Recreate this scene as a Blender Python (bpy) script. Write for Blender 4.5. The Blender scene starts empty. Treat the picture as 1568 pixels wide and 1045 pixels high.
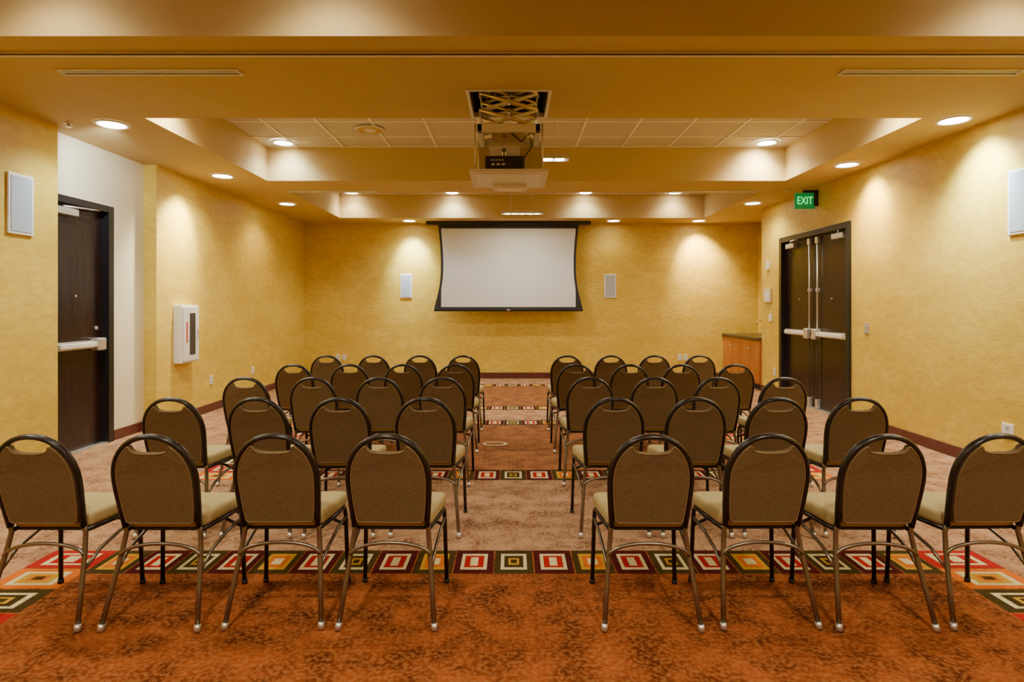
import bpy, bmesh, math, random
from mathutils import Vector, Matrix
random.seed(4)
scene = bpy.context.scene
COL = scene.collection

# ------------------------------------------------------------ materials
def mat(name, c1, c2=None, scale=5.0, rough=0.6, metal=0.0, bump=0.0, bscale=80.0, emit=None, estr=0.0,
        stretch=(1,1,1), detail=4.0, lo=0.35, hi=0.65, fine=None, fscale=200.0, famt=0.3, spec=0.5):
    m = bpy.data.materials.new(name); m.use_nodes = True
    nt = m.node_tree; N = nt.nodes; L = nt.links
    b = N["Principled BSDF"]
    b.inputs["Base Color"].default_value = (*c1, 1)
    b.inputs["Roughness"].default_value = rough
    b.inputs["Metallic"].default_value = metal
    b.inputs["Specular IOR Level"].default_value = spec
    tc = N.new("ShaderNodeTexCoord"); mp = N.new("ShaderNodeMapping")
    mp.inputs["Scale"].default_value = stretch
    L.new(tc.outputs["Object"], mp.inputs["Vector"])
    if c2 is not None:
        nz = N.new("ShaderNodeTexNoise"); nz.inputs["Scale"].default_value = scale
        nz.inputs["Detail"].default_value = detail; nz.inputs["Roughness"].default_value = 0.6
        L.new(mp.outputs[0], nz.inputs["Vector"])
        r = N.new("ShaderNodeValToRGB")
        r.color_ramp.elements[0].position = lo; r.color_ramp.elements[0].color = (*c1, 1)
        r.color_ramp.elements[1].position = hi; r.color_ramp.elements[1].color = (*c2, 1)
        L.new(nz.outputs["Fac"], r.inputs["Fac"])
        out = r.outputs["Color"]
        if fine is not None:
            n2 = N.new("ShaderNodeTexNoise"); n2.inputs["Scale"].default_value = fscale
            n2.inputs["Detail"].default_value = 2.0
            L.new(mp.outputs[0], n2.inputs["Vector"])
            r2 = N.new("ShaderNodeValToRGB")
            r2.color_ramp.elements[0].position = 0.42; r2.color_ramp.elements[0].color = (0,0,0,1)
            r2.color_ramp.elements[1].position = 0.62; r2.color_ramp.elements[1].color = (famt,famt,famt,1)
            L.new(n2.outputs["Fac"], r2.inputs["Fac"])
            mx = N.new("ShaderNodeMixRGB"); mx.inputs["Color2"].default_value = (*fine, 1)
            L.new(r2.outputs["Color"], mx.inputs["Fac"]); L.new(out, mx.inputs["Color1"])
            out = mx.outputs["Color"]
        L.new(out, b.inputs["Base Color"])
    if bump > 0:
        n3 = N.new("ShaderNodeTexNoise"); n3.inputs["Scale"].default_value = bscale
        n3.inputs["Detail"].default_value = 3.0
        L.new(mp.outputs[0], n3.inputs["Vector"])
        bp = N.new("ShaderNodeBump"); bp.inputs["Strength"].default_value = bump
        bp.inputs["Distance"].default_value = 0.01
        L.new(n3.outputs["Fac"], bp.inputs["Height"]); L.new(bp.outputs[0], b.inputs["Normal"])
    if emit is not None:
        b.inputs["Emission Color"].default_value = (*emit, 1)
        b.inputs["Emission Strength"].default_value = estr
    return m

M = {}
M['wall'] = mat("wall_plaster_yellow", (0.65,0.455,0.050), (0.74,0.545,0.090), scale=1.6, rough=0.5, bump=0.3, bscale=45, stretch=(1,1,2.2), fine=(0.57,0.37,0.035), fscale=9, famt=0.5)
M['wallc'] = mat("wall_paint_cream", (0.70,0.62,0.40), (0.74,0.66,0.44), scale=2, rough=0.6)
M['soffit'] = mat("ceiling_paint_tan", (0.53,0.385,0.155), (0.55,0.40,0.165), scale=2, rough=0.8)
M['tile'] = mat("acoustic_tile", (0.62,0.57,0.45), (0.54,0.49,0.38), scale=60, rough=0.9, bump=0.2, bscale=150)
M['tbar'] = mat("ceiling_tbar_white", (0.90,0.86,0.74), rough=0.5)
M['white'] = mat("white_paint", (0.80,0.79,0.74), rough=0.4)
M['offwhite'] = mat("offwhite_plastic", (0.72,0.70,0.62), rough=0.45)
M['grille'] = mat("speaker_grille_grey", (0.36,0.42,0.46), (0.44,0.50,0.54), scale=300, rough=0.6)
M['black'] = mat("black_paint", (0.012,0.011,0.012), rough=0.35)
M['blackm'] = mat("black_matte", (0.02,0.018,0.016), rough=0.7)
M['doorw'] = mat("door_dark_wood", (0.010,0.005,0.005), (0.028,0.012,0.010), scale=4, rough=0.25, stretch=(8,8,0.6), detail=6)
M['base'] = mat("baseboard_mahogany", (0.085,0.020,0.014), (0.12,0.03,0.02), scale=8, rough=0.35)
M['steel'] = mat("brushed_steel", (0.70,0.68,0.62), rough=0.35, metal=0.8)
M['brass'] = mat("brass_satin", (0.75,0.60,0.32), rough=0.35, metal=0.8)
M['cab'] = mat("cabinet_cherry_wood", (0.38,0.12,0.025), (0.50,0.18,0.045), scale=3, rough=0.35, stretch=(6,6,0.7), detail=6)
M['counter'] = mat("counter_dark_granite", (0.02,0.02,0.018), (0.09,0.07,0.05), scale=60, rough=0.3)
M['screen'] = mat("projection_screen_vinyl", (0.68,0.71,0.71), rough=0.7)
M['red'] = mat("red_lettering", (0.55,0.02,0.02), rough=0.5)
M['glass'] = mat("dark_glass_panel", (0.03,0.03,0.04), rough=0.1)
M['green'] = mat("exit_green", (0.02,0.35,0.08), rough=0.4, emit=(0.05,0.9,0.2), estr=2.0)
M['greend'] = mat("exit_face_dark", (0.01,0.16,0.05), rough=0.3, emit=(0.0,0.4,0.08), estr=0.35)
M['lamp'] = mat("lamp_glow_white", (1,1,1), emit=(1.0,0.96,0.86), estr=30)
M['cone'] = mat("downlight_reflector", (0.9,0.88,0.8), rough=0.25, emit=(1.0,0.94,0.78), estr=5.0)
# carpet
M['c_tan'] = mat("carpet_tan_leaf", (0.19,0.078,0.035), (0.42,0.225,0.115), scale=6, rough=0.95, bump=0.5, bscale=250, fine=(0.52,0.33,0.19), fscale=45, famt=0.55, spec=0.1, detail=7, lo=0.38, hi=0.60)
M['c_rust'] = mat("carpet_rust_mottle", (0.090,0.018,0.004), (0.29,0.066,0.012), scale=6, rough=0.95, bump=0.5, bscale=250, fine=(0.40,0.145,0.04), fscale=50, famt=0.55, spec=0.1, detail=7, lo=0.38, hi=0.60)
M['c_rust2'] = mat("carpet_brown_mottle", (0.12,0.034,0.010), (0.27,0.095,0.030), scale=6, rough=0.95, bump=0.5, bscale=250, fine=(0.36,0.17,0.07), fscale=50, famt=0.55, spec=0.1, detail=7, lo=0.38, hi=0.60)
def cm(n, a):
    return mat("carpet_"+n, a, tuple(x*0.75 for x in a), scale=60, rough=0.95, bump=0.4, bscale=250, spec=0.1)
M['c_maroon'] = cm("maroon", (0.075,0.007,0.006))
M['c_red'] = cm("red", (0.42,0.014,0.010))
M['c_cream'] = cm("cream", (0.72,0.60,0.30))
M['c_olive'] = cm("olive", (0.060,0.036,0.006))
M['c_orange'] = cm("orange", (0.66,0.15,0.008))
M['c_gold'] = cm("gold", (0.58,0.31,0.02))
# chair
M['backfab'] = mat("chair_back_fabric_taupe", (0.145,0.092,0.038), (0.195,0.128,0.056), scale=140, rough=0.85, bump=0.4, bscale=400, spec=0.2, stretch=(0.35,1,1.8))
M['seatfab'] = mat("chair_seat_fabric_khaki", (0.42,0.33,0.145), (0.50,0.40,0.185), scale=150, rough=0.85, bump=0.3, bscale=300, spec=0.2)
M['piping'] = mat("chair_piping_gold", (0.24,0.15,0.055), rough=0.6)
M['tubeb'] = mat("chair_tube_black", (0.022,0.015,0.012), rough=0.3, metal=0.3)
M['tubem'] = mat("chair_tube_bronze", (0.25,0.20,0.14), rough=0.32, metal=0.85)

# ------------------------------------------------------------ builder
class B:
    def __init__(s):
        s.bm = bmesh.new(); s.mats = []
    def mi(s, k):
        if k not in s.mats: s.mats.append(k)
        return s.mats.index(k)
    def merge(s, t, k, smooth=None):
        i = s.mi(k); vm = {}
        for v in t.verts: vm[v] = s.bm.verts.new(v.co)
        for f in t.faces:
            try:
                nf = s.bm.faces.new([vm[v] for v in f.verts])
            except ValueError: continue
            nf.material_index = i; nf.smooth = f.smooth if smooth is None else smooth
        t.free()
    def box(s, x0,x1,y0,y1,z0,z1,k,bev=0.0,seg=2, M4=None):
        t = bmesh.new(); bmesh.ops.create_cube(t, size=1)
        for v in t.verts:
            v.co = Vector(((x0+x1)/2+v.co.x*(x1-x0),(y0+y1)/2+v.co.y*(y1-y0),(z0+z1)/2+v.co.z*(z1-z0)))
        if bev>0: bmesh.ops.bevel(t, geom=t.edges[:], offset=bev, segments=seg, affect='EDGES', profile=0.5)
        if M4 is not None: bmesh.ops.transform(t, matrix=M4, verts=t.verts)
        s.merge(t,k)
    def quad(s, pts, k):
        f = s.bm.faces.new([s.bm.verts.new(p) for p in pts]); f.material_index = s.mi(k)
    def tube(s, pts, r, k, n=10, closed=False, flat=1.0):
        pts = [Vector(p) for p in pts]; t = bmesh.new(); rings=[]
        m = len(pts); up=None
        for i,p in enumerate(pts):
            if closed: d=(pts[(i+1)%m]-pts[i-1]).normalized()
            elif i==0: d=(pts[1]-p).normalized()
            elif i==m-1: d=(p-pts[i-1]).normalized()
            else: d=((pts[i+1]-p).normalized()+(p-pts[i-1]).normalized()).normalized()
            if up is None:
                up = Vector((0,1,0)) if abs(d.y)<0.8 else Vector((1,0,0))
            a=(up-d*up.dot(d)).normalized(); b=d.cross(a); up=a
            rr = r[i] if isinstance(r,(list,tuple)) else r
            rings.append([t.verts.new(p+(a*flat*math.cos(2*math.pi*j/n)+b*math.sin(2*math.pi*j/n))*rr) for j in range(n)])
        for i in range(m if closed else m-1):
            A=rings[i];C=rings[(i+1)%m]
            for j in range(n):
                f=t.faces.new((A[j],A[(j+1)%n],C[(j+1)%n],C[j])); f.smooth=True
        if not closed:
            t.faces.new(rings[0][::-1]); t.faces.new(rings[-1])
        s.merge(t,k)
    def cyl(s,p0,p1,r,k,n=16): s.tube([p0,p1],r,k,n)
    def prism(s, outline, axis, a0, a1, k, bev=0.0, seg=3, fn=None):
        t=bmesh.new()
        def P(u,v,a): return Vector((u,a,v)) if axis=='y' else Vector((u,v,a))
        lo=[t.verts.new(P(u,v,a0)) for u,v in outline]; hi=[t.verts.new(P(u,v,a1)) for u,v in outline]
        n=len(outline)
        f0=t.faces.new(lo); f1=t.faces.new(hi[::-1])
        for i in range(n): t.faces.new((lo[i],hi[i],hi[(i+1)%n],lo[(i+1)%n]))
        bmesh.ops.recalc_face_normals(t, faces=t.faces[:])
        if bev>0:
            es=set(f0.edges)|set(f1.edges)
            bmesh.ops.bevel(t, geom=list(es), offset=bev, segments=seg, affect='EDGES', profile=0.5)
            for f in t.faces: f.smooth = len(f.verts)<=4
        if fn:
            for v in t.verts: v.co=fn(v.co)
        s.merge(t,k)
    def disc(s, c, r, k, n=24, down=True):
        vs=[s.bm.verts.new((c[0]+r*math.cos(2*math.pi*i/n),c[1]+r*math.sin(2*math.pi*i/n),c[2])) for i in range(n)]
        if down: vs=vs[::-1]
        f=s.bm.faces.new(vs); f.material_index=s.mi(k)
    def ringcone(s, c, r0,z0,r1,z1,k,n=28):
        a=[s.bm.verts.new((c[0]+r0*math.cos(2*math.pi*i/n),c[1]+r0*math.sin(2*math.pi*i/n),c[2]+z0)) for i in range(n)]
        b=[s.bm.verts.new((c[0]+r1*math.cos(2*math.pi*i/n),c[1]+r1*math.sin(2*math.pi*i/n),c[2]+z1)) for i in range(n)]
        for i in range(n):
            f=s.bm.faces.new((a[i],a[(i+1)%n],b[(i+1)%n],b[i])); f.material_index=s.mi(k); f.smooth=True
    def mesh(s,name):
        me=bpy.data.meshes.new(name); s.bm.to_mesh(me); s.bm.free()
        for k in s.mats: me.materials.append(M[k])
        return me
    def obj(s,name,loc=(0,0,0)):
        o=bpy.data.objects.new(name,s.mesh(name)); o.location=loc; COL.objects.link(o); return o

# ------------------------------------------------------------ dimensions
XL=-4.15; XLR=-4.30; XR=4.25; XRR=4.92; YB=11.75; Y0=-3.0; ZC=3.10; ZT=3.55
TX0,TX1=-3.22,3.60

b=B(); b.box(XL-0.4,XRR+0.2,Y0-0.15,YB+0.15,-0.1,0.0,'c_tan')
def rect(x0,x1,y0,y1,z,k): b.quad([(x0,y0,z),(x1,y0,z),(x1,y1,z),(x0,y1,z)],k)
PAL=[('c_maroon','c_cream','c_red','c_cream'),('c_olive','c_cream','c_olive','c_gold'),
     ('c_maroon','c_cream','c_red','c_cream'),('c_olive','c_gold','c_orange','c_cream')]
def cell(x0,x1,y0,y1,p):
    w=x1-x0; h=y1-y0
    rect(x0,x1,y0,y1,0.0008,p[0])
    def ins(a,z,k): rect(x0+w*a,x1-w*a,y0+h*a,y1-h*a,z,k)
    ins(0.16,0.0011,p[1]); ins(0.25,0.0014,p[2])
    if p[2]=='c_red': rect(x0+w*.40,x1-w*.40,y0+h*.32,y1-h*.32,0.0017,p[3])
    elif p[2]=='c_orange': ins(0.37,0.0017,p[3])
    else: ins(0.36,0.0017,p[3]); ins(0.42,0.0020,'c_olive')
SX0,SX1=-2.70,2.72
CW=0.37
def field(y0,y1,near=True,far=True,k='c_rust'):
    rect(SX0,SX1,y0,y1,0.0005,k)
    for side,(a,c) in enumerate(((SX0,SX0+CW),(SX1-CW,SX1))):
        n=int(round((y1-y0)/0.235)); dy=(y1-y0)/n
        for i in range(n):
            q=[('c_red','c_cream','c_red','c_cream'),('c_orange','c_cream','c_gold','c_orange'),('c_olive','c_cream','c_olive','c_gold')][(n-1-i)%3]
            cell(a,c,y0+i*dy+0.006,y0+(i+1)*dy-0.006,q)
    for yy in ([y1-0.30] if far else [])+([y0] if near else []):
        xa=SX0+CW; xb=SX1-CW; n=21; dx=(xb-xa)/n
        for i in range(n):
            cell(xa+i*dx+0.004,xa+(i+1)*dx-0.004,yy,yy+0.30,PAL[(i+3)%4])
field(-2.2,3.48,near=False)
field(4.89,7.45,k='c_rust2')
field(8.20,10.90,k='c_rust2')
b.obj("floor")

# walls
b=B()
b.box(XL-0.35,XL,Y0,5.37,0,ZT,'wall')
b.box(XL-0.35,XLR,5.37,5.44,0,ZT,'wallc')
b.box(XL-0.35,XLR,6.28,6.86,0,ZT,'wallc')
b.box(XL-0.35,XLR,5.44,6.28,2.49,ZT,'wallc')
b.box(XL-0.35,XL,6.86,YB,0,ZT,'wall')
b.obj("wall_left")
b=B()
b.box(XR,XR+0.2,Y0,7.38,0,ZT,'wall')
b.box(XR,XR+0.2,7.38,9.28,2.50,ZT,'wall')
b.box(XR,XR+0.2,9.28,10.0,0,ZT,'wall')
b.box(XR+0.2,XRR+0.15,9.9,10.0,0,ZT,'wall')
b.box(XRR,XRR+0.15,10.0,YB,0,ZT,'wall')
b.obj("wall_right")
b=B(); b.box(XL-0.35,XRR+0.15,YB,YB+0.15,0,ZT,'wall'); b.obj("wall_back")
b=B(); b.box(XL-0.35,XRR+0.15,Y0-0.15,Y0,0,ZT,'wall'); b.obj("wall_front")

# baseboards
b=B()
for (a,c) in ((Y0,5.37),(6.86,YB)): b.box(XL,XL+0.018,a,c,0,0.11,'base',0.004)
b.box(XLR,XLR+0.018,6.33,6.86,0,0.11,'base',0.004)
b.box(XLR,XL+0.018,6.842,6.86,0,0.11,'base',0.004)
b.obj("baseboard_left")
b=B()
for (a,c) in ((Y0,7.32),(9.34,10.0)): b.box(XR-0.018,XR,a,c,0,0.11,'base',0.004)
b.obj("baseboard_right")
b=B(); b.box(XL+0.018,XR-0.03,YB-0.018,YB,0,0.12,'base',0.004); b.obj("baseboard_back")

# ceiling
xa_,xb_=XL-0.35,XRR+0.15; ya_,yb_=Y0-0.15,YB+0.15; ZU=3.85
for (p,q,r_,s_) in ((xa_,TX0,ya_,yb_),(TX1,xb_,ya_,yb_),(TX0,TX1,ya_,-2.0),(TX0,TX1,3.59,4.49),
                    (TX0,-0.33,4.49,5.10),(0.28,TX1,4.49,5.10),(TX0,TX1,5.10,5.16),(TX0,TX1,7.74,8.53),(TX0,TX1,11.0,yb_)):
    b=B(); b.box(p,q,r_,s_,ZC,ZU,'soffit'); b.obj("ceiling")
for (r_,s_) in ((-2.0,3.59),(5.16,7.74),(8.53,11.0)):
    b=B(); b.box(TX0,TX1,r_,s_,ZT,ZU,'tile'); b.obj("ceiling")
b=B(); b.box(-0.33,0.28,4.49,5.10,3.76,ZU,'blackm'); b.obj("ceiling")
b=B()
b.box(-0.329,-0.319,4.49,5.10,ZC+0.03,3.76,'blackm'); b.box(0.269,0.279,4.49,5.10,ZC+0.03,3.76,'blackm')
b.box(-0.319,0.269,4.491,4.50,ZC+0.03,3.76,'blackm'); b.box(-0.319,0.269,5.09,5.099,ZC+0.03,3.76,'blackm'); b.obj("trim_lift_opening")
b=B()
for (ya,yb) in ((-2.0,3.59),(5.16,7.74),(8.53,11.0)):
    x=TX0+0.40
    while x<TX1-0.05:
        b.box(x-0.013,x+0.013,ya,yb,ZT-0.010,ZT-0.0005,'tbar'); x+=0.61
    y=yb-0.46
    while y>ya+0.05:
        b.box(TX0,TX1,y-0.012,y+0.012,ZT-0.009,ZT-0.0005,'tbar'); y-=0.61
    b.box(TX0,TX1,yb-0.02,yb,ZT-0.008,ZT-0.0005,'tbar')
b.obj("trim_ceiling_grid")
b=B()
b.box(XL,XR,3.795,3.81,ZC-0.012,ZC,'soffit'); b.box(XL,XR,3.81,3.85,ZC-0.004,ZC,'blackm'); b.box(XL,XR,3.85,3.865,ZC-0.012,ZC,'tbar')
b.obj("trim_partition_track")
E=0.0015
for (x0,x1,y) in ((-3.16,-1.92,4.13),(2.32,3.56,4.13),(-3.2,-1.95,8.45),(2.3,3.5,8.45)):
    z=ZC-E
    b=B()
    b.box(x0,x1,y-0.046,y-0.032,z-0.012,z,'white'); b.box(x0,x1,y+0.032,y+0.046,z-0.012,z,'white')
    b.box(x0,x1,y-0.032,y+0.032,z-0.003,z,'blackm'); b.box(x0,x1,y-0.005,y+0.005,z-0.009,z,'white')
    b.box(x0-0.01,x0,y-0.046,y+0.046,z-0.012,z,'white'); b.box(x1,x1+0.01,y-0.046,y+0.046,z-0.012,z,'white')
    b.obj("slot_air_diffuser")
b=B(); zz=ZT-0.011
b.ringcone((-1.68,6.95,zz),0.17,-0.004,0.15,-0.012,'offwhite'); b.ringcone((-1.68,6.95,zz),0.17,0,0.17,-0.004,'offwhite')
b.disc((-1.68,6.95,zz-0.011),0.15,'soffit')
b.ringcone((-1.68,6.95,zz),0.07,-0.012,0.06,-0.02,'offwhite'); b.disc((-1.68,6.95,zz-0.02),0.06,'offwhite')
b.obj("ceiling_speaker")
for p in ((-4.0,5.3),(-3.55,8.3),(3.9,8.3)):
    zc=ZC-E
    b=B(); b.disc((p[0],p[1],zc-0.006),0.04,'offwhite'); b.ringcone((p[0],p[1],zc),0.04,0,0.04,-0.006,'offwhite')
    b.cyl((p[0],p[1],zc-0.006),(p[0],p[1],zc-0.03),0.012,'brass'); b.cyl((p[0],p[1],zc-0.03),(p[0],p[1],zc-0.033),0.025,'brass')
    b.obj("fire_sprinkler")

# recessed downlights, plus unseen ones added to light the chairs
b=B()
b.ringcone((0,0,0),0.145,0,0.142,-0.010,'white'); b.ringcone((0,0,0),0.142,-0.010,0.118,-0.012,'white')
b.ringcone((0,0,0),0.118,-0.012,0.100,-0.005,'cone'); b.disc((0,0,-0.005),0.1005,'lamp')
dl=b.mesh("recessed_downlight")
WARM=(1.0,0.80,0.44); NEU=(1.0,0.92,0.72); COOL=(0.84,0.94,1.0)
def down(x,y,z,col,p,cone=140,aim=None,ap=0,acone=80):
    z-= E if z<3.3 else 0.0115
    o=bpy.data.objects.new("recessed_downlight",dl); o.location=(x,y,z); COL.objects.link(o)
    l=bpy.data.lights.new("downlight_lamp",'SPOT'); l.energy=p; l.color=col; l.spot_size=math.radians(cone); l.spot_blend=0.8
    l.shadow_soft_size=0.09
    lo=bpy.data.objects.new("downlight_lamp",l); lo.parent=o; lo.location=(0,0,-0.05); COL.objects.link(lo)
    if aim:
        l=bpy.data.lights.new("wall_wash_lamp",'SPOT'); l.energy=ap; l.color=col; l.spot_size=math.radians(acone); l.spot_blend=1.0
        l.shadow_soft_size=0.06
        lo=bpy.data.objects.new("wall_wash_lamp",l); lo.parent=o; lo.location=(0,0,-0.06); COL.objects.link(lo)
        d=Vector(aim)-Vector((x,y,z-0.06)); lo.rotation_euler=d.to_track_quat('-Z','Y').to_euler()
P=150
for a in ((-3.62,5.32,ZC,COOL,P*.8,140,(XLR,6.05,2.75),110,80),
          (-3.66,7.43,ZC,NEU,P*.8,140,(XL,7.25,2.15),420,72),(-3.62,9.46,ZC,WARM,P*.45),
          (3.91,5.2,ZC,COOL,P*.8,140,(XR,5.28,2.5),260,84),(3.9,6.84,ZC,WARM,P*.8,140,(XR,6.9,2.6),170,76),(3.85,9.4,ZC,NEU,P*.55),
          (-1.98,11.33,ZC,COOL,P*.4,140,(-1.97,YB,2.25),330,68),(1.96,11.33,ZC,WARM,P*.10),(3.60,11.33,ZC,WARM,P*.4,140,(3.75,YB,2.3),420,80),
          (-2.92,7.50,ZT,COOL,P*.4,140,(-2.92,7.74,3.2),22,110),(3.25,7.50,ZT,NEU,P*.7,140,(3.2,7.74,3.2),60,115),(-2.92,5.4,ZT,NEU,P*1.3),(3.25,5.4,ZT,NEU,P*1.3),  # last pair, hidden by the tray's near edge, is added to light the chairs
          (-2.95,10.8,ZT,NEU,P*.3),(-1.10,10.8,ZT,COOL,P*.4),(1.35,10.8,ZT,COOL,P*.3),(3.0,10.8,ZT,NEU,P*.3),
          (-1.5,8.8,ZT,NEU,P*.9),(1.8,8.8,ZT,NEU,P*.9),
          (-2.75,3.20,ZT,NEU,P*.35),(-1.09,3.20,ZT,NEU,P*.35),(3.05,3.20,ZT,NEU,P*.45),
          (-3.6,3.1,ZC,NEU,P),(-3.6,0.9,ZC,NEU,P*.7),(3.91,3.1,ZC,NEU,P),(3.91,0.9,ZC,NEU,P*.7),  # soffit fixtures out of view, added to brighten the front chairs
          (-1.2,0.8,ZT,NEU,P*1.5),(1.4,0.8,ZT,NEU,P*1.5),(-1.2,-1.2,ZT,NEU,P),(1.4,-1.2,ZT,NEU,P)):  # unseen fixtures overhead and behind camera, added to light front chair backs
    down(*a)

def lightbar(cx,cy,cz,ztop,p):
    b=B(); w=0.37
    b.box(cx-w,cx+w,cy-0.07,cy+0.07,cz+0.01,cz+0.03,'offwhite',0.004)
    b.box(cx-w,cx+w,cy-0.08,cy-0.07,cz-0.02,cz+0.03,'steel'); b.box(cx-w,cx+w,cy+0.07,cy+0.08,cz-0.02,cz+0.03,'steel')
    for i in range(5):
        x=cx-w+0.11+i*0.13
        b.ringcone((x,cy,cz),0.058,-0.02,0.03,0.01,'cone',16); b.disc((x,cy,cz-0.012),0.052,'lamp',16)
    for x in (cx-0.2,cx+0.2): b.cyl((x,cy,cz+0.03),(x,cy,ztop),0.003,'steel',8)
    o=b.obj("suspended_light_bar")
    l=bpy.data.lights.new("light_bar_lamp",'AREA'); l.shape='RECTANGLE'; l.size=0.7; l.size_y=0.1; l.energy=p; l.color=NEU
    lo=bpy.data.objects.new("light_bar_lamp",l); lo.parent=o; lo.location=(cx,cy,cz-0.04); COL.objects.link(lo)
lightbar(0.18,10.4,3.10,ZT-0.001,30)
lightbar(0.27,6.55,3.10,ZT-0.001,30)

# projector lift
b=B()
x0,x1,ya,yb=-0.33,0.28,4.49,5.10; cx=(x0+x1)/2
for (p,q,r_,s_) in ((x0-0.025,x1+0.025,ya-0.025,ya),(x0-0.025,x1+0.025,yb,yb+0.025),(x0-0.025,x0,ya,yb),(x1,x1+0.025,ya,yb)):
    b.box(p,q,r_,s_,ZC-0.012,ZC-0.001,'offwhite')
b.box(x0+0.09,x1-0.09,ya+0.20,yb-0.15,3.30,3.60,'blackm')
b.box(x0+0.04,x1-0.04,ya+0.10,ya+0.13,3.22,3.27,'steel'); b.box(x0+0.04,x1-0.04,yb-0.13,yb-0.10,3.22,3.27,'steel')
for i in range(6): b.cyl((x0+0.12+i*0.07,ya+0.11,3.20),(x0+0.12+i*0.07,yb-0.11,3.20),0.005,'brass',8)
for y in (ya+0.08,ya+0.30,yb-0.12):
    zt=3.24
    for i in range(3):
        zb=zt-0.13
        b.tube([(x0+0.08,y,zt),(x1-0.08,y,zb)],0.013,'brass',8)
        b.tube([(x0+0.08,y+0.02,zb),(x1-0.08,y+0.02,zt)],0.013,'offwhite',8)
        b.cyl((cx,y-0.015,(zt+zb)/2),(cx,y+0.035,(zt+zb)/2),0.018,'steel',12)
        for xx in (x0+0.08,x1-0.08): b.cyl((xx,ya+0.08,zb),(xx,yb-0.12,zb),0.009,'steel',8)
        zt=zb
b.box(x0+0.06,x1-0.06,ya+0.05,ya+0.09,2.80,2.86,'offwhite',0.004); b.box(x0+0.06,x1-0.06,yb-0.09,yb-0.05,2.80,2.86,'offwhite',0.004)
b.box(x0+0.06,x0+0.10,ya+0.05,yb-0.05,2.80,2.86,'offwhite',0.004); b.box(x1-0.10,x1-0.06,ya+0.05,yb-0.05,2.80,2.86,'offwhite',0.004)
b.box(cx-0.14,cx+0.14,ya+0.09,yb-0.09,2.845,2.852,'brass')
for xx in (x0+0.045,x1-0.045):
    for yy in (ya+0.05,yb-0.05): b.cyl((xx,yy,2.50),(xx,yy,2.86),0.006,'steel',8)
b.box(x0+0.05,x1-0.02,yb-0.10,yb-0.09,2.62,2.80,'soffit')
b.tube([(cx+0.02,ya+0.2,2.83),(cx+0.10,ya+0.12,2.74),(cx+0.16,ya+0.10,2.80),(cx+0.18,ya+0.12,2.70),(cx+0.12,ya+0.15,2.62)],0.006,'black',8)
b.cyl((cx-0.04,ya+0.3,2.625),(cx-0.04,ya+0.3,2.845),0.018,'steel')
b.box(cx-0.16,cx+0.09,ya+0.16,ya+0.42,2.70,2.712,'steel')
b.box(x0,x1,ya,yb,2.475,2.50,'offwhite',0.004)
b.box(x0+0.05,x1-0.05,ya+0.05,yb-0.05,2.468,2.476,'white',0.003)
b.box(cx-0.13,cx+0.15,yb-0.22,yb-0.02,2.44,2.47,'offwhite',0.006); b.box(cx-0.10,cx+0.12,yb-0.20,yb-0.05,2.432,2.442,'tbar',0.003)
b.obj("projector_lift")
b=B()
px0,px1=-0.21,0.10; py0,py1=4.57,4.85; 
b.box(px0,px1,py0,py1,2.515,2.62,'black',0.012,3)
b.box(px0+0.02,px1-0.02,py0-0.003,py0+0.01,2.53,2.605,'blackm',0.003)
for i in range(5): b.cyl((px0+0.05+i*0.022,py0-0.006,2.585),(px0+0.05+i*0.022,py0+0.01,2.585),0.006,'steel',10)
for i in range(3): b.box(px0+0.05+i*0.04,px0+0.075+i*0.04,py0-0.006,py0,2.545,2.558,'steel')
for i in range(6): b.box(px1-0.09+i*0.011,px1-0.085+i*0.011,py0-0.006,py0,2.54,2.595,'blackm')
b.cyl((px1-0.09,py1-0.01,2.565),(px1-0.09,py1+0.03,2.565),0.035,'black',20); b.cyl((px1-0.09,py1+0.028,2.565),(px1-0.09,py1+0.032,2.565),0.027,'glass',20)
for xx in (px0+0.03,px1-0.03):
    for yy in (py0+0.03,py1-0.03): b.cyl((xx,yy,2.501),(xx,yy,2.52),0.01,'blackm',10)
b.obj("video_projector")

# projection screen
b=B()
ys_=11.46; sc=-0.07
b.box(sc-1.60,sc+1.60,ys_-0.06,ys_+0.06,3.03,ZC-E,'black',0.006)
n=24; zt,zb=3.03,1.40
def hw(t):
    return 1.37-0.055*math.sin(math.pi*min(1,t*1.05)) + 0.075*max(0,(t-0.55)/0.45)**2
for i in range(n):
    t0=i/n;t1=(i+1)/n; z0=zt-(zt-zb)*t0; z1=zt-(zt-zb)*t1
    for sgn in (-1,1):
        a0=hw(t0);a1=hw(t1); i0=min(a0-0.045,1.31) ; i1=min(a1-0.045,1.31)
        b.quad([(sc+sgn*a0,ys_,z0),(sc+sgn*a1,ys_,z1),(sc+sgn*i1,ys_,z1),(sc+sgn*i0,ys_,z0)],'blackm')
        k='blackm' if i<1 else 'screen'
        b.quad([(sc+sgn*i0,ys_,z0),(sc+sgn*i1,ys_,z1),(sc,ys_,z1),(sc,ys_,z0)],k)
b.box(sc-1.33,sc+1.33,ys_-0.003,ys_+0.003,1.40,1.43,'blackm')
b.box(sc-1.45,sc+1.45,ys_-0.02,ys_+0.02,1.345,1.40,'black',0.008)
b.box(sc-0.03,sc+0.03,ys_-0.026,ys_-0.018,1.36,1.385,'steel')
b.obj("projection_screen")

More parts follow.
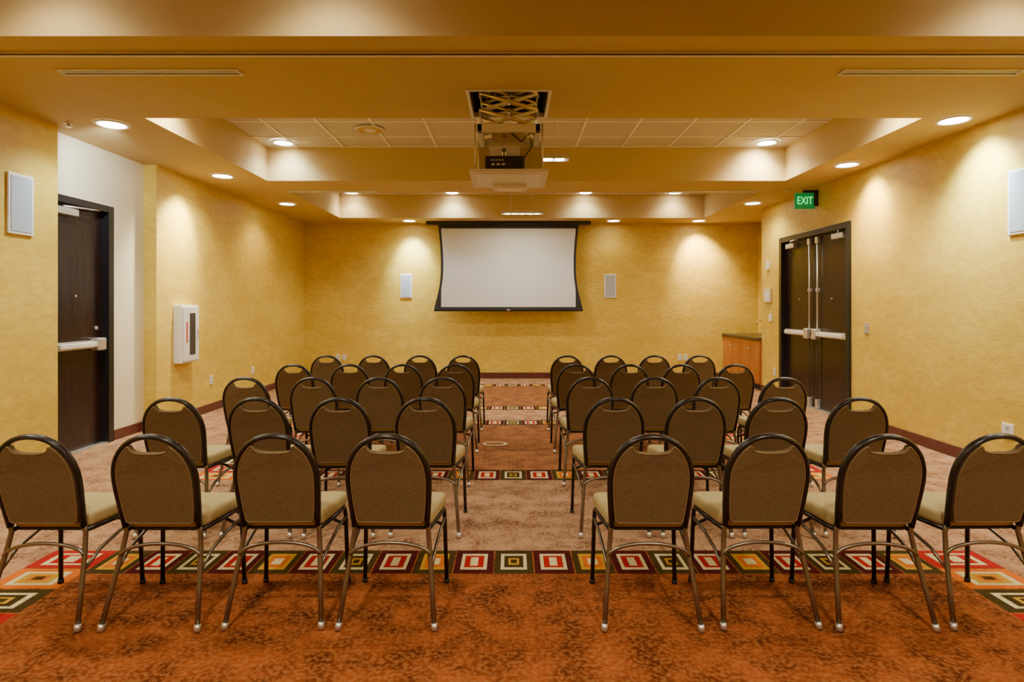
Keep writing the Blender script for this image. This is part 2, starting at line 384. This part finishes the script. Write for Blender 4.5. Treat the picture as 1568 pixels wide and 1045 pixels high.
def wspk_x(X,sgn,y0,y1,z0,z1):
    b=B(); d=0.02*sgn
    a,c=sorted((X,X+d)); b.box(a,c,y0,y1,z0,z1,'white',0.006)
    a,c=sorted((X+d,X+d+0.004*sgn)); b.box(a,c,y0+0.025,y1-0.025,z0+0.025,z1-0.025,'grille')
    b.obj("wall_speaker")
wspk_x(XL,1,4.82,5.08,2.05,2.56); wspk_x(XR,-1,4.76,5.02,2.05,2.60)
for (a,c) in ((-2.23,-2.0),(1.84,2.08)):
    b=B(); b.box(a,c,YB-0.02,YB,1.61,2.09,'white',0.006); b.box(a+0.025,c-0.025,YB-0.024,YB-0.02,1.635,2.065,'grille'); b.obj("wall_speaker")

# doors
b=B(); Xd=XLR
b.box(Xd-0.10,Xd-0.05,5.49,6.23,0.012,2.44,'doorw')
b.obj("door_1")
dleft=bpy.data.objects["door_1"]
b=B()
b.box(Xd-0.12,Xd+0.03,5.42,5.49,0.0,2.51,'black',0.004); b.box(Xd-0.12,Xd+0.03,6.23,6.31,0.0,2.51,'black',0.004); b.box(Xd-0.12,Xd+0.03,5.49,6.23,2.44,2.51,'black',0.004)
o=b.obj("door_frame"); o.parent=dleft
b=B()
zb_=1.06
b.box(Xd-0.05,Xd+0.0,5.52,6.19,zb_-0.045,zb_+0.035,'steel',0.006); b.box(Xd-0.0,Xd+0.035,5.56,6.06,zb_-0.03,zb_+0.02,'offwhite',0.008)
b.box(Xd-0.05,Xd+0.05,6.05,6.17,zb_-0.07,zb_+0.06,'steel',0.015)
b.cyl((Xd-0.05,6.14,1.22),(Xd-0.035,6.14,1.22),0.02,'steel')
b.cyl((Xd-0.05,5.86,1.55),(Xd-0.045,5.86,1.55),0.012,'brass')
b.box(Xd-0.05,Xd+0.03,5.53,5.80,2.33,2.40,'steel',0.006); b.tube([(Xd+0.01,5.62,2.41),(Xd+0.06,5.90,2.42),(Xd+0.01,6.12,2.44)],0.009,'steel')
o=b.obj("door_panic_bar"); o.parent=dleft
b=B(); b.box(Xd-0.11,Xd+0.02,5.49,6.23,0.0,0.012,'steel'); o=b.obj("door_threshold"); o.parent=dleft
b=B()
ym=8.33
b.box(XR+0.05,XR+0.10,7.44,ym-0.003,0.012,2.44,'doorw'); b.box(XR+0.05,XR+0.10,ym+0.003,9.22,0.012,2.44,'doorw')
dr=b.obj("door_2")
b=B()
b.box(XR-0.03,XR+0.13,7.36,7.44,0,2.52,'black',0.004); b.box(XR-0.03,XR+0.13,9.22,9.30,0,2.52,'black',0.004); b.box(XR-0.03,XR+0.13,7.44,9.22,2.44,2.52,'black',0.004)
o=b.obj("door_frame"); o.parent=dr
b=B()
for (a,c,e) in ((7.50,8.27,8.22),(8.39,9.16,8.44)):
    b.box(XR+0.0,XR+0.05,a,c,zb_-0.045,zb_+0.035,'steel',0.006); b.box(XR-0.035,XR+0.0,a+0.05,c-0.05,zb_-0.03,zb_+0.02,'offwhite',0.008)
    b.box(XR-0.05,XR+0.05,e-0.05,e+0.05,zb_-0.08,zb_+0.07,'steel',0.015)
    b.cyl((XR+0.02,e,zb_),(XR+0.02,e,2.42),0.011,'steel'); b.cyl((XR+0.02,e,0.08),(XR+0.02,e,zb_),0.006,'blackm')
    b.box(XR-0.0,XR+0.05,e-0.035,e+0.035,2.33,2.42,'steel',0.006); b.box(XR+0.0,XR+0.05,e-0.03,e+0.03,0.02,0.14,'steel',0.005)
    b.box(XR+0.005,XR+0.05,e-0.02,e+0.02,1.65,1.70,'steel',0.003)
    s_=-1 if a<8 else 1
    h0=8.85 if a>8 else 7.55
    b.box(XR-0.02,XR+0.05,h0,h0+0.25,2.33,2.40,'steel',0.006); b.tube([(XR+0.0,h0+0.12,2.41),(XR-0.06,h0+0.0,2.42),(XR+0.0,h0-0.1*s_,2.44)],0.009,'steel')
for yy in (7.9,8.8): b.cyl((XR+0.05,yy,1.55),(XR+0.044,yy,1.55),0.012,'brass')
o=b.obj("door_panic_bar"); o.parent=dr
b=B(); b.box(XR-0.02,XR+0.12,7.44,9.22,0.0,0.012,'steel'); o=b.obj("door_threshold"); o.parent=dr

b=B()
b.box(XL,XL+0.10,7.20,7.60,0.74,1.46,'white',0.008); b.box(XL+0.10,XL+0.115,7.22,7.58,0.76,1.44,'offwhite',0.006)
b.box(XL+0.115,XL+0.118,7.36,7.49,0.84,1.36,'glass'); b.box(XL+0.115,XL+0.119,7.285,7.31,1.00,1.25,'red')
b.box(XL+0.115,XL+0.13,7.53,7.55,1.05,1.15,'steel',0.003)
b.obj("fire_extinguisher_cabinet")

def plate_x(name,X,sgn,y,z,w=0.075,h=0.12,k='white',det=True,th=0.012):
    b=B(); a,c=sorted((X,X+th*sgn)); b.box(a,c,y-w/2,y+w/2,z-h/2,z+h/2,k,0.003)
    a,c=sorted((X+th*sgn,X+(th+0.003)*sgn))
    if det:
        for dz in (-0.028,0.028): b.box(a,c,y-0.017,y+0.017,z+dz-0.014,z+dz+0.014,'grille')
    b.obj(name)
def plate_y(name,x,z):
    b=B(); b.box(x-0.038,x+0.038,YB-0.012,YB,z-0.06,z+0.06,'white',0.003)
    for dz in (-0.028,0.028): b.box(x-0.017,x+0.017,YB-0.015,YB-0.012,z+dz-0.014,z+dz+0.014,'grille')
    b.obj(name)
plate_x("wall_outlet",XL,1,8.10,0.43); plate_x("wall_outlet",XL,1,9.40,0.42)
plate_x("wall_outlet",XR,-1,5.03,0.38,0.12); plate_x("wall_outlet",XR,-1,9.50,0.38)
plate_x("light_switch",XR,-1,7.03,1.18,0.08,0.13,'steel'); 
plate_x("wall_thermostat",XR,-1,9.62,1.26,0.09,0.12,'white',False,0.03)
plate_x("fire_alarm_strobe",XR,-1,9.72,2.12,0.06,0.14,'white',False,0.04)
b=B(); b.box(XR-0.03,XR,9.60,9.86,1.50,1.74,'steel',0.006); b.box(XR-0.034,XR-0.03,9.63,9.83,1.53,1.71,'white'); b.obj("wall_control_panel")
for x in (-3.48,-3.36,3.36,3.47): plate_y("wall_outlet",x,0.42)

b=B()
b.box(3.93,4.21,8.16,8.19,2.80,3.02,'greend',0.003); b.box(4.19,XR,8.15,8.20,2.84,3.06,'blackm',0.006); b.box(4.05,4.24,8.15,8.20,3.02,3.06,'blackm',0.004)
es=b.obj("exit_sign")
fc=bpy.data.curves.new("exit_lettering",'FONT'); fc.body="EXIT"; fc.size=0.15; fc.extrude=0.002; fc.align_x='CENTER'; fc.align_y='CENTER'
fc.materials.append(M['green'])
fo=bpy.data.objects.new("exit_lettering",fc); COL.objects.link(fo); fo.location=(4.065,8.156,2.91); fo.rotation_euler=(math.pi/2,0,0); fo.scale=(0.72,1,1); fo.parent=es

b=B()
cx0=4.22
b.box(cx0+0.06,XRR-0.01,10.01,YB-0.01,0.0,0.10,'blackm')
b.box(cx0+0.02,XRR-0.01,10.01,YB-0.01,0.10,0.865,'cab')
nd=4; dy=(YB-0.02-10.02)/nd
for i in range(nd):
    a=10.02+i*dy+0.008; c=10.02+(i+1)*dy-0.008
    b.box(cx0,cx0+0.02,a,c,0.13,0.84,'cab',0.004)
    b.box(cx0-0.004,cx0,a,c,0.13,0.20,'cab'); b.box(cx0-0.004,cx0,a,c,0.77,0.84,'cab'); b.box(cx0-0.004,cx0,a,a+0.06,0.2,0.77,'cab'); b.box(cx0-0.004,cx0,c-0.06,c,0.2,0.77,'cab')
    b.cyl((cx0-0.022,c-0.03 if i%2==0 else a+0.03,0.70),(cx0,c-0.03 if i%2==0 else a+0.03,0.70),0.009,'steel',10)
b.obj("base_cabinet")
b=B(); b.box(cx0-0.03,XRR-0.01,10.01,YB-0.005,0.866,0.905,'counter',0.004)
b.obj("countertop")
b=B(); fx,fy=4.72,11.0
b.cyl((fx,fy,0.906),(fx,fy,0.93),0.028,'brass'); b.tube([(fx,fy,0.93),(fx,fy,1.12),(fx-0.03,fy,1.17),(fx-0.09,fy,1.18),(fx-0.14,fy,1.15),(fx-0.15,fy,1.10)],0.011,'brass')
b.tube([(fx,fy+0.09,0.906),(fx,fy+0.09,0.96),(fx-0.05,fy+0.11,0.975)],0.010,'brass'); b.obj("sink_faucet")
b=B(); b.tube([(4.83,11.30,0.906),(4.83,11.30,0.91),(4.83,11.30,1.05),(4.83,11.30,1.10),(4.83,11.30,1.20)],[0.03,0.035,0.035,0.012,0.012],'brass',14); b.obj("soap_bottle")

b=B(); o=[( -0.18+0.13*math.cos(a*math.pi/12), 6.15+0.09*math.sin(a*math.pi/12)) for a in range(24)]
b.prism(o,'z',0.003,0.008,'brass'); o=[( -0.18+0.10*math.cos(a*math.pi/12), 6.15+0.06*math.sin(a*math.pi/12)) for a in range(24)]
b.prism(o,'z',0.008,0.010,'c_rust2'); b.obj("floor_outlet_box")

# banquet chair
def make_chair():
    b=B()
    zs=0.42
    def lean(z): return 0.105*(1-(z-zs)/(0.88-zs))
    def arch(off=0.0, z_lo=0.43):
        pts=[]
        W=0.185-off; zc=0.655; Hh=0.866-off-zc
        lo=[(-W+0.016,z_lo),(-W+0.008,0.52),(-W+0.002,0.60)]
        pts+=lo
        N=22
        for i in range(N+1):
            a=math.pi-math.pi*i/N
            c=math.cos(a); s_=math.sin(a)
            e=0.93
            x=W*math.copysign(abs(c)**e,c); z=zc+Hh*abs(s_)**e
            pts.append((x,z))
        pts+=[(-x,z) for x,z in lo[::-1]]
        return pts
    A=arch()
    fr=[(x,lean(z),z) for x,z in A]
    b.tube(fr,0.0120,'tubeb',12,flat=1.5)
    for s in (-1,1):
        b.tube([(s*0.169,lean(0.44),0.44),(s*0.172,0.112,0.40),(s*0.181,0.095,0.32),(s*0.198,0.050,0.17),(s*0.214,0.006,0.02)],0.0115,'tubem',10)
        b.cyl((s*0.2135,0.008,0.03),(s*0.216,0.0,0.0),0.0145,'steel',12)
        b.tube([(s*0.170,0.12,0.408),(s*0.196,0.30,0.405),(s*0.200,0.42,0.402),(s*0.203,0.445,0.385),(s*0.206,0.45,0.33),(s*0.214,0.46,0.02)],0.011,'tubeb',10)
        b.cyl((s*0.214,0.46,0.02),(s*0.215,0.461,0.0),0.014,'blackm',12)
        b.tube([(s*0.190,0.070,0.235),(s*0.197,0.17,0.30),(s*0.203,0.30,0.335),(s*0.206,0.445,0.345)],0.008,'tubem',8)
    def ar(y0,w,z0,h,k):
        b.tube([(w*math.cos(a*math.pi/12), y0(z0+h*math.sin(a*math.pi/12)), z0+h*math.sin(a*math.pi/12)) for a in range(13)],0.0085,k,8)
    ar(lambda z:0.085+0.1*(z-0.30),0.183,0.300,0.055,'tubem')
    b.tube([(-0.207,0.452,0.30),(-0.12,0.452,0.34),(0,0.452,0.352),(0.12,0.452,0.34),(0.207,0.452,0.30)],0.0085,'tubeb',8)
    b.tube([(-0.195,0.40,0.402),(0.195,0.40,0.402)],0.009,'tubeb',8); b.tube([(-0.175,0.16,0.402),(0.175,0.16,0.402)],0.009,'tubeb',8)
    O=arch(0.011,0.455)
    out=[]
    notch=False
    for i,(x,z) in enumerate(O):
        if z>0.70 and abs(x)<0.088:
            if not notch:
                notch=True
                out+=[(-0.090,0.822),(-0.084,0.806),(-0.068,0.796),(-0.03,0.791),(0.03,0.791),(0.068,0.796),(0.084,0.806),(0.090,0.822)]
            continue
        out.append((x,z))
    out=[(-0.146,0.447)]+out[0:]+[(0.146,0.447)]
    fn=lambda v: Vector((v.x, v.y+lean(v.z)-0.010*(1-(v.x/0.18)**2), v.z))
    b.prism(out,'y',-0.014,0.026,'backfab',0.008,3,fn)
    pp=[fn(Vector((x*0.975,-0.013,0.655+(z-0.655)*0.975))) for x,z in out]
    b.tube(pp,0.0026,'piping',6,closed=True)
    def rr(x0r,x0f,ya,yb,r,n=5):
        pts=[]
        cs=[(x0r-r,ya+r,-90),(x0f-r,yb-r,0),(-x0f+r,yb-r,90),(-x0r+r,ya+r,180)]
        for (x,y,a0) in cs:
            for i in range(n+1):
                a=math.radians(a0+90*i/n); pts.append((x+r*math.cos(a),y+r*math.sin(a)))
        return pts
    dome=lambda v: Vector((v.x, v.y, v.z-0.012*max(0,(v.y-0.34)/0.14)**2))
    b.prism(rr(0.188,0.215,0.118,0.485,0.05),'z',0.414,0.482,'seatfab',0.022,4,dome)
    b.prism(rr(0.180,0.205,0.125,0.475,0.04),'z',0.404,0.416,'blackm')
    return b.mesh("banquet_chair")
cmsh=make_chair()
XC=[-2.14,-1.605,-1.08,-0.555,0.635,1.15,1.665,2.185]
for r in range(5):
    Yr=2.62+1.047*r
    for c in XC:
        o=bpy.data.objects.new("banquet_chair",cmsh); COL.objects.link(o)
        o.location=(c+random.uniform(-.012,.012),Yr+random.uniform(-.012,.012),0.0021)
        o.rotation_euler=(0,0,math.radians(random.uniform(-1.5,1.5)))

w=bpy.data.worlds.new("World"); scene.world=w; w.use_nodes=True
w.node_tree.nodes["Background"].inputs[0].default_value=(0.9,0.8,0.6,1); w.node_tree.nodes["Background"].inputs[1].default_value=0.2
cam=bpy.data.cameras.new("camera"); co=bpy.data.objects.new("camera",cam); COL.objects.link(co)
co.location=(0,0,1.45); co.rotation_euler=(math.pi/2,0,0)
cam.sensor_width=36; cam.lens=36*900/1568; cam.shift_y=-(522.7-469)/1568; cam.clip_start=0.05
scene.camera=co
